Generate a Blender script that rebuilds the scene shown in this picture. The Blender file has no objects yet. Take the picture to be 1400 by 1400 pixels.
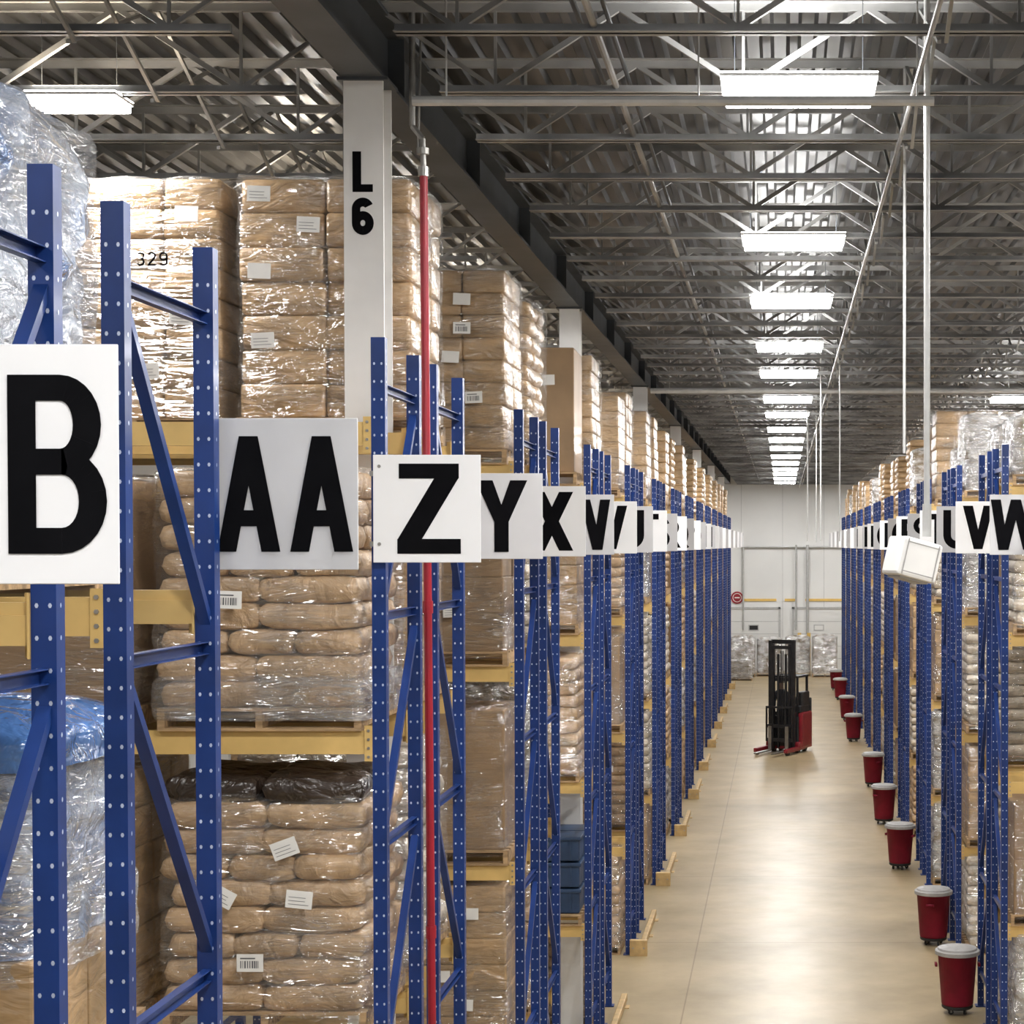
import bpy, bmesh, math, random
from mathutils import Vector, Matrix, noise
random.seed(7)
D = bpy.data; C = bpy.context
SC = C.scene
COL = SC.collection
CZ = 6.1

# ------------------------------------------------------------------ materials
def new_mat(name):
    m = D.materials.new(name); m.use_nodes = True
    nt = m.node_tree
    return m, nt, nt.nodes["Principled BSDF"]
def N(nt, t, **kw):
    n = nt.nodes.new(t)
    for k, v in kw.items(): setattr(n, k, v)
    return n
def mat(name, col, rough=0.5, metal=0.0, var=0.15, nscale=8.0, bump=0.0, bscale=20.0, coat=0.0,
        coatr=0.1, stretch=(1,1,1), spec=0.5, dirt=None, detail=4, bdist=0.02, dist=0.6, bdetail=3):
    m, nt, p = new_mat(name)
    tc = N(nt, 'ShaderNodeTexCoord'); mp = N(nt, 'ShaderNodeMapping')
    mp.inputs['Scale'].default_value = stretch
    oi = N(nt, 'ShaderNodeObjectInfo')
    nt.links.new(tc.outputs['Object'], mp.inputs[0])
    add_ = N(nt, 'ShaderNodeVectorMath', operation='ADD')
    sc_ = N(nt, 'ShaderNodeVectorMath', operation='SCALE'); sc_.inputs['Scale'].default_value = 13.0
    cmb = N(nt, 'ShaderNodeCombineXYZ')
    for i in range(3): nt.links.new(oi.outputs['Random'], cmb.inputs[i])
    nt.links.new(cmb.outputs[0], sc_.inputs[0])
    nt.links.new(mp.outputs[0], add_.inputs[0]); nt.links.new(sc_.outputs[0], add_.inputs[1])
    nz = N(nt, 'ShaderNodeTexNoise'); nz.inputs['Scale'].default_value = nscale; nz.inputs['Detail'].default_value = detail
    nt.links.new(add_.outputs[0], nz.inputs['Vector'])
    rp = N(nt, 'ShaderNodeValToRGB')
    a = [max(0, c * (1 - var)) for c in col]; b = [min(1, c * (1 + var)) for c in col]
    if dirt: a = list(dirt)
    rp.color_ramp.elements[0].color = (*a, 1); rp.color_ramp.elements[1].color = (*b, 1)
    rp.color_ramp.elements[0].position = 0.35; rp.color_ramp.elements[1].position = 0.65
    nt.links.new(nz.outputs['Fac'], rp.inputs[0]); nt.links.new(rp.outputs[0], p.inputs['Base Color'])
    p.inputs['Roughness'].default_value = rough; p.inputs['Metallic'].default_value = metal
    p.inputs['Specular IOR Level'].default_value = spec
    p.inputs['Coat Weight'].default_value = coat; p.inputs['Coat Roughness'].default_value = coatr
    if bump:
        n2 = N(nt, 'ShaderNodeTexNoise'); n2.inputs['Scale'].default_value = bscale; n2.inputs['Detail'].default_value = bdetail
        n2.inputs['Distortion'].default_value = dist
        nt.links.new(add_.outputs[0], n2.inputs['Vector'])
        bp = N(nt, 'ShaderNodeBump'); bp.inputs['Strength'].default_value = bump; bp.inputs['Distance'].default_value = bdist
        nt.links.new(n2.outputs['Fac'], bp.inputs['Height'])
        nt.links.new(bp.outputs[0], p.inputs['Normal'])
        if coat: nt.links.new(bp.outputs[0], p.inputs['Coat Normal'])
    return m
def emis(name, col, s):
    m, nt, p = new_mat(name)
    p.inputs['Base Color'].default_value = (*col, 1)
    p.inputs['Emission Color'].default_value = (*col, 1); p.inputs['Emission Strength'].default_value = s
    return m

M = {}
M['blue'] = mat('rack_blue_paint', (0.0070, 0.030, 0.145), 0.40, var=0.18, nscale=3, coat=0.1, spec=0.35)
M['hole'] = mat('punched_hole_steel', (0.50, 0.56, 0.70), 0.4, 0.2, var=0.1)
M['yellow'] = mat('beam_yellow_paint', (0.62, 0.42, 0.15), 0.45, var=0.12, nscale=3)
M['tan'] = mat('guard_tan_paint', (0.50, 0.34, 0.15), 0.5, var=0.15)
M['bolt'] = mat('bolt_steel', (0.35, 0.34, 0.32), 0.4, 0.8)
M['wood'] = mat('pallet_wood', (0.38, 0.25, 0.13), 0.75, var=0.35, nscale=6, stretch=(0.6, 5, 5), bump=0.3, bscale=14)
M['kraft'] = mat('kraft_paper', (0.47, 0.315, 0.175), 0.40, var=0.22, nscale=4, bump=0.9, bscale=6, coat=0.3, coatr=0.2, bdist=0.04, dist=1.5, bdetail=5)
M['darkplastic'] = mat('loose_dark_plastic', (0.030, 0.020, 0.014), 0.35, var=0.3, nscale=4, bump=1.0, bscale=6, coat=0.5, coatr=0.2, bdist=0.05, dist=1.5)
M['carton'] = mat('carton_board', (0.42, 0.275, 0.14), 0.42, var=0.25, nscale=3, bump=0.7, bscale=4.5, coat=0.8, coatr=0.16, stretch=(1, 1, 2.4), bdist=0.035, dist=1.4, bdetail=3)
M['cartondark'] = mat('carton_board_dark', (0.26, 0.165, 0.085), 0.55, var=0.15, nscale=2, bump=0.15, bscale=5, coat=0.15)
M['whitebag'] = mat('pale_sack', (0.54, 0.47, 0.375), 0.4, var=0.25, nscale=5, bump=1.0, bscale=8, coat=0.5, bdist=0.04, dist=1.2)
M['silver'] = mat('film_covered_goods', (0.54, 0.53, 0.52), 0.22, 0.0, var=0.3, nscale=3.5, bump=1.0, bscale=5, coat=0.9, coatr=0.06, dirt=(0.24, 0.19, 0.13), stretch=(1, 1, 1.8), bdist=0.08, dist=1.8, bdetail=4)
M['silverblue'] = mat('film_covered_blue_goods', (0.46, 0.50, 0.56), 0.2, 0.0, var=0.3, nscale=2.6, bump=1.0, bscale=5, coat=0.9, coatr=0.06, dirt=(0.10, 0.17, 0.34), stretch=(1, 1, 1.5), bdist=0.08, dist=1.8, bdetail=4)
M['bluefilm'] = mat('blue_film', (0.07, 0.17, 0.42), 0.2, var=0.35, nscale=5, bump=1.0, bscale=9, coat=0.7, bdist=0.04)
M['tote'] = mat('blue_tote_plastic', (0.022, 0.05, 0.11), 0.4, var=0.2, nscale=4)
M['label'] = mat('paper_label', (0.75, 0.74, 0.71), 0.5, var=0.03)
M['ink'] = mat('label_ink', (0.12, 0.12, 0.125), 0.5, var=0.05)
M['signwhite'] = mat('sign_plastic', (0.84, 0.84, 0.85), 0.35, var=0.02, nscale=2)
M['signshade'] = mat('sign_plastic_shade_tone', (0.56, 0.56, 0.57), 0.4, var=0.05, nscale=2)  # white sign plastic with the backlit shade put into its colour
M['black'] = mat('sign_black_vinyl', (0.006, 0.006, 0.007), 0.9, var=0.1, spec=0.0)
M['colwhite'] = mat('column_white_paint', (0.80, 0.79, 0.77), 0.45, var=0.06, nscale=2)
M['steel'] = mat('girder_dark_paint', (0.065, 0.072, 0.082), 0.45, 0.2, var=0.2, nscale=2)
M['joist'] = mat('joist_grey_paint', (0.28, 0.28, 0.275), 0.4, 0.1, var=0.5, nscale=1.2)
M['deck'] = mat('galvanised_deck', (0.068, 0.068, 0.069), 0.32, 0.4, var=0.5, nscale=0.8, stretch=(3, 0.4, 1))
M['pipe'] = mat('pipe_light_grey', (0.50, 0.50, 0.49), 0.4, 0.2, var=0.08)
M['red'] = mat('sprinkler_red', (0.27, 0.006, 0.018), 0.4, var=0.15, nscale=3)
M['wall'] = mat('wall_panel_white', (0.76, 0.76, 0.745), 0.6, var=0.05, nscale=0.3)
M['stripe'] = mat('stripe_yellow', (0.75, 0.50, 0.14), 0.5, var=0.05)
M['maroon'] = mat('bin_crimson_plastic', (0.19, 0.005, 0.022), 0.6, var=0.15, nscale=4, spec=0.3)
M['lid'] = mat('bin_lid_grey', (0.36, 0.35, 0.34), 0.5, var=0.1)
M['rubber'] = mat('black_rubber', (0.015, 0.015, 0.016), 0.6, var=0.1)
M['truckred'] = mat('truck_red', (0.22, 0.007, 0.018), 0.35, var=0.1, coat=0.3)
M['truckblack'] = mat('truck_black', (0.02, 0.02, 0.022), 0.4, 0.2, var=0.2)
M['hair'] = mat('hair', (0.02, 0.014, 0.01), 0.6, var=0.2)
M['tube'] = emis('lamp_tube', (1.0, 0.99, 0.98), 70)
M['lamptop'] = emis('lamp_uplight', (1.0, 0.98, 0.95), 24)
M['fix'] = mat('fixture_enamel', (0.85, 0.85, 0.85), 0.3, var=0.03)
# stretch film: bumped creases, with whitish highlights put into their opacity and white diffuse
def film(name, lo, hi, tint=(1, 1, 1), gr=0.13, diff=0.12):
    m, nt, p = new_mat(name); nt.nodes.remove(p)
    out = nt.nodes['Material Output']
    tc = N(nt, 'ShaderNodeTexCoord'); oi = N(nt, 'ShaderNodeObjectInfo')
    def ridge(scale, stretch, dist, power, rot=(0, 0, 0)):
        mp = N(nt, 'ShaderNodeMapping'); mp.inputs['Scale'].default_value = stretch; mp.inputs['Rotation'].default_value = rot
        nt.links.new(tc.outputs['Object'], mp.inputs[0])
        nz = N(nt, 'ShaderNodeTexNoise', noise_dimensions='4D'); nz.inputs['Scale'].default_value = scale; nz.inputs['Detail'].default_value = 3; nz.inputs['Distortion'].default_value = dist
        w = N(nt, 'ShaderNodeMath', operation='MULTIPLY'); w.inputs[1].default_value = 17.0
        nt.links.new(oi.outputs['Random'], w.inputs[0]); nt.links.new(w.outputs[0], nz.inputs['W'])
        nt.links.new(mp.outputs[0], nz.inputs['Vector'])
        a = N(nt, 'ShaderNodeMath', operation='SUBTRACT'); a.inputs[1].default_value = .5; nt.links.new(nz.outputs['Fac'], a.inputs[0])
        b = N(nt, 'ShaderNodeMath', operation='ABSOLUTE'); nt.links.new(a.outputs[0], b.inputs[0])
        c = N(nt, 'ShaderNodeMath', operation='MULTIPLY_ADD'); c.inputs[1].default_value = -4.0; c.inputs[2].default_value = 1.0; c.use_clamp = True
        nt.links.new(b.outputs[0], c.inputs[0])
        d = N(nt, 'ShaderNodeMath', operation='POWER'); d.inputs[1].default_value = power; nt.links.new(c.outputs[0], d.inputs[0])
        return d
    r1 = ridge(1.8, (0.6, 0.6, 4.2), 0.8, 3.0)
    r2 = ridge(4.0, (0.7, 0.7, 3.0), 1.3, 4.0, (0.2, 0.2, 0))
    mxm = N(nt, 'ShaderNodeMath', operation='MAXIMUM'); nt.links.new(r1.outputs[0], mxm.inputs[0]); nt.links.new(r2.outputs[0], mxm.inputs[1])
    pn = N(nt, 'ShaderNodeTexNoise'); pn.inputs['Scale'].default_value = 2.0; nt.links.new(tc.outputs['Object'], pn.inputs['Vector'])
    pr_ = N(nt, 'ShaderNodeMapRange'); pr_.inputs[1].default_value = .40; pr_.inputs[2].default_value = .62; pr_.inputs[3].default_value = .15; pr_.inputs[4].default_value = 1.0
    nt.links.new(pn.outputs['Fac'], pr_.inputs[0])
    ml = N(nt, 'ShaderNodeMath', operation='MULTIPLY'); nt.links.new(mxm.outputs[0], ml.inputs[0]); nt.links.new(pr_.outputs[0], ml.inputs[1])
    mr = N(nt, 'ShaderNodeMapRange'); mr.inputs[3].default_value = lo; mr.inputs[4].default_value = hi
    nt.links.new(ml.outputs[0], mr.inputs[0])
    bp = N(nt, 'ShaderNodeBump'); bp.inputs['Strength'].default_value = 1.0; bp.inputs['Distance'].default_value = 0.038
    nt.links.new(mxm.outputs[0], bp.inputs['Height'])
    gl = N(nt, 'ShaderNodeBsdfGlossy'); gl.inputs['Roughness'].default_value = gr; gl.inputs['Color'].default_value = (*tint, 1)
    df = N(nt, 'ShaderNodeBsdfDiffuse'); df.inputs['Color'].default_value = (0.85 * tint[0], 0.85 * tint[1], 0.86 * tint[2], 1)
    nt.links.new(bp.outputs[0], gl.inputs['Normal'])
    mx = N(nt, 'ShaderNodeMixShader'); mx.inputs[0].default_value = diff
    nt.links.new(gl.outputs[0], mx.inputs[1]); nt.links.new(df.outputs[0], mx.inputs[2])
    tr = N(nt, 'ShaderNodeBsdfTransparent')
    m2 = N(nt, 'ShaderNodeMixShader')
    nt.links.new(mr.outputs[0], m2.inputs[0]); nt.links.new(tr.outputs[0], m2.inputs[1]); nt.links.new(mx.outputs[0], m2.inputs[2])
    nt.links.new(m2.outputs[0], out.inputs['Surface'])
    return m
M['film'] = film('stretch_film', 0.06, 0.48, diff=0.15)
M['filmheavy'] = film('stretch_film_heavy', 0.15, 0.90, (0.97, 0.98, 1.0), diff=0.25)

def floor_mat():
    m, nt, p = new_mat('polished_concrete')
    tc = N(nt, 'ShaderNodeTexCoord')
    nz = N(nt, 'ShaderNodeTexNoise'); nz.inputs['Scale'].default_value = 0.7; nz.inputs['Detail'].default_value = 10; nz.inputs['Roughness'].default_value = .62
    nt.links.new(tc.outputs['Object'], nz.inputs['Vector'])
    rp = N(nt, 'ShaderNodeValToRGB'); rp.color_ramp.elements[0].position = 0.3; rp.color_ramp.elements[1].position = 0.7
    rp.color_ramp.elements[0].color = (0.29, 0.222, 0.122, 1); rp.color_ramp.elements[1].color = (0.45, 0.352, 0.212, 1)
    nt.links.new(nz.outputs['Fac'], rp.inputs[0])
    br = N(nt, 'ShaderNodeTexBrick'); br.offset = 0.0
    br.inputs['Scale'].default_value = 1.0; br.inputs['Brick Width'].default_value = 4.0; br.inputs['Row Height'].default_value = 5.7
    br.inputs['Mortar Size'].default_value = 0.010; br.inputs['Color1'].default_value = (1, 1, 1, 1); br.inputs['Color2'].default_value = (0.95, 0.95, 0.95, 1)
    br.inputs['Mortar'].default_value = (0.6, 0.55, 0.5, 1)
    mpf = N(nt, 'ShaderNodeMapping'); mpf.inputs['Location'].default_value = (1.3, 0, 0)
    nt.links.new(tc.outputs['Object'], mpf.inputs[0]); nt.links.new(mpf.outputs[0], br.inputs['Vector'])
    mx = N(nt, 'ShaderNodeMix', data_type='RGBA', blend_type='MULTIPLY'); mx.inputs[0].default_value = 1.0
    nt.links.new(rp.outputs[0], mx.inputs[6]); nt.links.new(br.outputs['Color'], mx.inputs[7])
    nt.links.new(mx.outputs[2], p.inputs['Base Color'])
    n2 = N(nt, 'ShaderNodeTexNoise'); n2.inputs['Scale'].default_value = 1.5; n2.inputs['Detail'].default_value = 5
    nt.links.new(tc.outputs['Object'], n2.inputs['Vector'])
    mr = N(nt, 'ShaderNodeMapRange'); mr.inputs[3].default_value = 0.28; mr.inputs[4].default_value = 0.44
    nt.links.new(n2.outputs['Fac'], mr.inputs[0]); nt.links.new(mr.outputs[0], p.inputs['Roughness'])
    p.inputs['Specular IOR Level'].default_value = 0.33
    return m
M['floor'] = floor_mat()

# ------------------------------------------------------------------ mesh tools
class MB:
    def __init__(s): s.v = []; s.f = []; s.m = []
    def box(s, x0, x1, y0, y1, z0, z1, m=0):
        b = len(s.v)
        s.v += [(x0,y0,z0),(x1,y0,z0),(x1,y1,z0),(x0,y1,z0),(x0,y0,z1),(x1,y0,z1),(x1,y1,z1),(x0,y1,z1)]
        for q in [(0,3,2,1),(4,5,6,7),(0,1,5,4),(1,2,6,5),(2,3,7,6),(3,0,4,7)]:
            s.f.append(tuple(b+i for i in q)); s.m.append(m)
    def poly(s, pts, m=0):
        b = len(s.v); s.v += [tuple(p) for p in pts]; s.f.append(tuple(range(b, b+len(pts)))); s.m.append(m)
    def bar(s, p, q, w, h=None, m=0, up=(0,0,1)):
        h = h or w
        p = Vector(p); q = Vector(q); d = (q-p).normalized()
        u = Vector(up)
        if abs(d.dot(u)) > 0.98: u = Vector((0,1,0))
        a = d.cross(u).normalized(); c = a.cross(d).normalized()
        b = len(s.v)
        for e in (p, q):
            for i, j in ((-1,-1),(1,-1),(1,1),(-1,1)):
                s.v.append(tuple(e + a*(w/2*i) + c*(h/2*j)))
        for qd in [(3,2,1,0),(4,5,6,7),(0,1,5,4),(1,2,6,5),(2,3,7,6),(3,0,4,7)]:
            s.f.append(tuple(b+i for i in qd)); s.m.append(m)
    def cyl(s, p, q, r, n=10, m=0, r2=None):
        p = Vector(p); q = Vector(q); d = (q-p).normalized(); r2 = r if r2 is None else r2
        u = Vector((0,0,1)) if abs(d.z) < 0.9 else Vector((1,0,0))
        a = d.cross(u).normalized(); c = a.cross(d).normalized(); b = len(s.v)
        for e, rr in ((p, r), (q, r2)):
            for i in range(n):
                t = 2*math.pi*i/n
                s.v.append(tuple(e + a*(rr*math.cos(t)) + c*(rr*math.sin(t))))
        for i in range(n):
            j = (i+1) % n
            s.f.append((b+i, b+j, b+n+j, b+n+i)); s.m.append(m)
        s.f.append(tuple(b+i for i in range(n))[::-1]); s.m.append(m)
        s.f.append(tuple(b+n+i for i in range(n))); s.m.append(m)
    def lathe(s, prof, n=24, m=0, c=(0,0,0)):
        b = len(s.v)
        for (r, z) in prof:
            for i in range(n):
                t = 2*math.pi*i/n; s.v.append((c[0]+r*math.cos(t), c[1]+r*math.sin(t), c[2]+z))
        for k in range(len(prof)-1):
            for i in range(n):
                j = (i+1) % n
                s.f.append((b+k*n+i, b+k*n+j, b+(k+1)*n+j, b+(k+1)*n+i)); s.m.append(m)
    def merge(s, o, off=(0,0,0), mm=None):
        b = len(s.v)
        s.v += [(x+off[0], y+off[1], z+off[2]) for x, y, z in o.v]
        s.f += [tuple(b+i for i in f) for f in o.f]
        s.m += [mm[i] if mm else i for i in o.m]
    def mesh(s, name, mats, smooth=False, fix=True):
        me = D.meshes.new(name); me.from_pydata(s.v, [], s.f)
        for k in mats: me.materials.append(M[k])
        me.polygons.foreach_set('material_index', s.m)
        me.polygons.foreach_set('use_smooth', [smooth]*len(s.f))
        if fix:
            bm = bmesh.new(); bm.from_mesh(me); bmesh.ops.recalc_face_normals(bm, faces=bm.faces); bm.to_mesh(me); bm.free()
        me.update()
        return me
def obj(name, me=None, parent=None, loc=(0,0,0), rot=(0,0,0), label=None, category=None, group=None, kind=None):
    o = D.objects.new(name, me)
    if me is None: o.empty_display_size = 0.1
    o.location = loc; o.rotation_euler = rot
    if parent: o.parent = parent
    COL.objects.link(o)
    if label: o['label'] = label
    if category: o['category'] = category
    if group: o['group'] = group
    if kind: o['kind'] = kind
    return o
def bm_to_mb(bm, mb, m=0):
    b = len(mb.v)
    bm.verts.index_update()
    mb.v += [tuple(v.co) for v in bm.verts]
    for f in bm.faces:
        mb.f.append(tuple(b+v.index for v in f.verts)); mb.m.append(m)
def rbox(mb, c, d, r, m=0, seg=2, rot=0.0):
    bm = bmesh.new(); bmesh.ops.create_cube(bm, size=1.0)
    bmesh.ops.scale(bm, vec=d, verts=bm.verts)
    bmesh.ops.bevel(bm, geom=list(bm.edges), offset=r, segments=seg, affect='EDGES', profile=0.5)
    if rot: bmesh.ops.rotate(bm, matrix=Matrix.Rotation(rot, 3, 'Z'), verts=bm.verts)
    bmesh.ops.translate(bm, vec=c, verts=bm.verts)
    bm_to_mb(bm, mb, m); bm.free()

# ------------------------------------------------------------------ glyphs
def arc(cx, cy, rx, ry, a0, a1, t, n=14):
    out = []
    for i in range(n):
        A = math.radians(a0+(a1-a0)*i/n); B = math.radians(a0+(a1-a0)*(i+1)/n)
        f = lambda a, k: (cx+(rx-k)*math.cos(a), cy+(ry-k)*math.sin(a))
        out.append([f(A,0), f(B,0), f(B,t), f(A,t)])
    return out
def R(x0,y0,x1,y1): return [[(x0,y0),(x1,y0),(x1,y1),(x0,y1)]]
def mir(ps, w): return [[(w-x,y) for x,y in p] for p in ps]
def bowl(x0, cx, y0, y1, rx, t, h, n=14):
    cy = (y0+y1)/2; ry = (y1-y0)/2; out = []
    for i in range(n):
        A = math.radians(-90+180*i/n); B = math.radians(-90+180*(i+1)/n)
        o = lambda a: (cx+rx*math.cos(a), cy+ry*math.sin(a))
        q = lambda a: (cx+(rx-t)*math.cos(a), cy+(ry-h)*math.sin(a))
        out.append([o(A), o(B), q(B), q(A)])
    return out
def glyphs(t, h):
    """t = stem width, h = bar height (fractions of the letter height)"""
    G = {}
    a = [[(0,0),(t+.03,0),(.35+(t+.03)/2,1),(.35-(t+.03)/2,1)]]
    G['A'] = (.7, a+mir(a,.7)+R(.14,.22,.56,.22+h))
    uy0 = .515-h/2
    G['B'] = (.72, R(0,0,t,1)+R(t,1-h,.38,1)+R(t,uy0,.38,uy0+h)+R(t,0,.39,h)+bowl(0,.38,uy0,1,.30,t,h)+bowl(0,.39,0,.515+h/2,.33,t,h))
    G['C'] = (.70, arc(.35,.5,.35,.5,45,315,t,24))
    G['D'] = (.70, R(0,0,t,1)+R(.1,1-h,.36,1)+R(.1,0,.36,h)+arc(.35,.5,.35,.5,-90,90,t))
    G['E'] = (.6, R(0,0,t,1)+R(0,1-h,.6,1)+R(0,0,.6,h)+R(0,.5-h/2,.55,.5+h/2))
    G['F'] = (.6, R(0,0,t,1)+R(0,1-h,.6,1)+R(0,.5-h/2,.55,.5+h/2))
    G['G'] = (.72, arc(.36,.5,.36,.5,45,350,t,24)+R(.4,.36,.72,.36+h))
    G['H'] = (.7, R(0,0,t,1)+R(.7-t,0,.7,1)+R(0,.5-h/2,.7,.5+h/2))
    G['I'] = (t, R(0,0,t,1))
    G['J'] = (.58, R(.58-t,.3,.58,1)+arc(.29,.3,.29,.3,180,360,t))
    G['K'] = (.72, R(0,0,t,1)+[[(.1,.32),(.1,.56),(.48,1),(.70,1)]]+[[(.26,.5),(.42,.64),(.74,0),(.51,0)]])
    G['L'] = (.56, R(0,0,t,1)+R(0,0,.56,h))
    mm = [[(0,1),(t+.04,1),(.43+t/2,0),(.43-t/2,0)]]
    G['M'] = (.86, R(0,0,t,1)+R(.86-t,0,.86,1)+mm+mir(mm,.86))
    G['N'] = (.72, R(0,0,t,1)+R(.72-t,0,.72,1)+[[(0,1),(t+.04,1),(.72,0),(.68-t,0)]])
    G['O'] = (.74, arc(.37,.5,.37,.5,0,360,t,28))
    G['P'] = (.66, R(0,0,t,1)+R(.1,1-h,.36,1)+R(.1,.4,.36,.4+h)+bowl(0,.35,.4,1,.31,t,h))
    G['Q'] = (.74, arc(.37,.5,.37,.5,0,360,t,28)+[[(.38,.24),(.50,.32),(.77,.02),(.64,-.05)]])
    G['R'] = (.70, R(0,0,t,1)+R(.1,1-h,.36,1)+R(.1,.42,.36,.42+h)+bowl(0,.35,.42,1,.31,t,h)+[[(.26,.46),(.46,.46),(.72,0),(.5,0)]])
    ry = (1+h)/4
    G['S'] = (.68, arc(.34,1-ry,.34,ry,15,270,h)+arc(.34,ry,.34,ry,90,-165,h))
    G['T'] = (.68, R(0,1-h,.68,1)+R(.34-t/2,0,.34+t/2,1))
    G['U'] = (.70, R(0,.34,t,1)+R(.7-t,.34,.7,1)+arc(.35,.35,.35,.35,180,360,t))
    vv = [[(0,1),(t+.03,1),(.36+t/2,0),(.36-t/2,0)]]
    G['V'] = (.72, vv+mir(vv,.72))
    e = t
    _w = [[(0,1),(e,1),(.26+e/2,0),(.26-e/2,0)],[(.26-e/2,0),(.26+e/2,0),(.51+e/2,1),(.51-e/2,1)]]
    G['W'] = (1.02, _w+mir(_w,1.02))
    xx = [[(0,0),(t+.04,0),(.74,1),(.70-t,1)]]
    G['X'] = (.74, xx+mir(xx,.74))
    yy = [[(0,1),(t+.04,1),(.37+t/2,.38),(.37-t/2,.42)]]
    G['Y'] = (.74, yy+mir(yy,.74)+R(.37-t/2,0,.37+t/2,.46))
    G['Z'] = (.72, R(0,0,.72,h)+R(.02,1-h,.70,1)+[[(0,h-.01),(t+.07,h-.01),(.70,1-h+.01),(.63-t,1-h+.01)]])
    G['6'] = (.62, arc(.31,.32,.31,.32,0,360,t,24)+R(0,.3,t,.7)+arc(.31,.7,.31,.3,180,25,t))
    G['9'] = (.62, [[(.62-x,1-y) for x,y in p] for p in G['6'][1]])
    G['3'] = (.6, arc(.3,.73,.3,.27,150,-90,h)+arc(.3,.29,.3,.29,90,-150,h))
    G['2'] = (.6, arc(.3,.72,.3,.28,160,-40,h)+R(0,0,.6,h)+[[(0,h-.02),(.17,h-.02),(.57,.55),(.42,.62)]])
    return G
GB = glyphs(.205, .165); GA = glyphs(.18, .14); GX = glyphs(.24, .19); GL = glyphs(.13, .13)
def text_mesh(txt, H, wid=1.0, gap=.12, depth=.003, matn='black', G=GB):
    tot = sum(G[c][0] for c in txt)*wid + gap*(len(txt)-1)
    x = -tot/2; mb = MB()
    for c in txt:
        w, ps = G[c]
        for k, p in enumerate(ps):
            dd = depth+.00004*(k % 9)
            q = [((x+px*wid)*H, (py-.5)*H) for px, py in p]
            mb.poly([(a, -dd, z) for a, z in q])
        x += w*wid+gap
    me = mb.mesh('lettering', [matn], fix=False)
    for p in me.polygons:
        if p.normal.y > 0: p.flip()
    return me

# ------------------------------------------------------------------ rack parts
HT = 7.28
def post_mesh():
    mb = MB(); w = .04; d = .07
    mb.box(-w, w, 0, .004, 0, HT)
    mb.box(-w, -w+.004, .004, d, 0, HT); mb.box(w-.004, w, .004, d, 0, HT)
    mb.box(-w+.004, -w+.02, d-.004, d, 0, HT); mb.box(w-.02, w-.004, d-.004, d, 0, HT)
    mb.box(-.07, .07, -.03, .11, 0, .012)
    z = .12
    while z < HT-.05:
        for sx in (-.021, .021):
            b = len(mb.v)
            for i in range(6):
                a = math.pi*i/3
                mb.v.append((sx+.0062*math.cos(a), -.0012, z+.0085*math.sin(a)))
            mb.f.append(tuple(range(b, b+6))); mb.m.append(1)
        for sx in (-w-.001, w+.001):
            b = len(mb.v)
            for i in range(6):
                a = math.pi*i/3
                mb.v.append((sx, .035+.006*math.cos(a), z+.0085*math.sin(a)))
            mb.f.append(tuple(range(b, b+6))); mb.m.append(1)
        z += .1016
    return mb.mesh('upright_post', ['blue', 'hole'], fix=False)
POST = post_mesh()
FD = 1.07
BZ = [7.0, 5.69, 4.38, 3.07, 1.76, .45]
def hb_mesh():
    mb = MB()
    mb.box(-.018, -.014, .05, FD-.0, -.025, .025); mb.box(-.014, .018, .05, FD, -.025, -.021); mb.box(-.014, .018, .05, FD, .021, .025)
    return mb.mesh('horizontal_brace', ['blue'])
HB = hb_mesh()
def diag_mesh(flip):
    mb = MB(); a, b = (.09, FD-.03)
    z0, z1 = (-.07, -1.24)
    if flip: a, b = b, a
    mb.bar((0, a, z0), (0, b, z1), .035, .045, up=(1, 0, 0))
    mb.cyl((-.03, a, z0), (.03, a, z0), .012, 6, 1); mb.cyl((-.03, b, z1), (.03, b, z1), .012, 6, 1)
    return mb.mesh('diagonal_brace', ['blue', 'bolt'])
DG = [diag_mesh(False), diag_mesh(True)]
def bracing_mesh(flip):
    mb = MB()
    for i, z in enumerate(BZ):
        mb.box(-.018, .018, .05, FD, z-.025, z+.025)
        if i < 5:
            a, b = (.09, FD-.03)
            if flip: a, b = b, a
            mb.bar((0, a, z-.07), (0, b, z-1.24), .035, .045, up=(1, 0, 0))
    return mb.mesh('bracing', ['blue'])
BR = [bracing_mesh(False), bracing_mesh(True)]
BL = 2.67
def beam_mesh():
    mb = MB(); L = BL/2
    mb.box(-L, L, -.022, .022, -.135, 0)
    mb.box(-L, L, .0, .034, -.135, -.04)
    for s in (-1, 1):
        x = s*L
        mb.box(min(x, x-s*.008), max(x, x-s*.008), -.03, .05, -.175, .03)
        mb.box(min(x-s*.045, x+s*.0), max(x-s*.045, x), -.032, -.026, -.175, .03)
        for zz in (0, -.05, -.1, -.15): mb.cyl((x-s*.022, -.038, zz), (x-s*.022, -.03, zz), .009, 6, 1)
    return mb.mesh('load_beam', ['yellow', 'bolt'])
BEAM = beam_mesh()
PAIRS = [(4.80, 6.42), (10.62, 12.20)] + [(16.25+5.7*i, 17.83+5.7*i) for i in range(12)]
LX, RX = -2.30, 2.62
LV1 = [5.92, 4.10, 2.3, .9]
LV = [6.80, 5.04, 3.30, 1.60]
def frame(root, lx, flip, detail, front=True):
    for y in (0, FD-.07):
        obj('upright_post', POST, root, (lx, y, 0))
    if detail:
        for i, z in enumerate(BZ):
            obj('horizontal_brace', HB, root, (lx, 0, z))
            if i < 5: obj('diagonal_brace', DG[flip], root, (lx, 0, z))
    else:
        obj('bracing', BR[flip], root, (lx, 0, 0))
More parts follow.
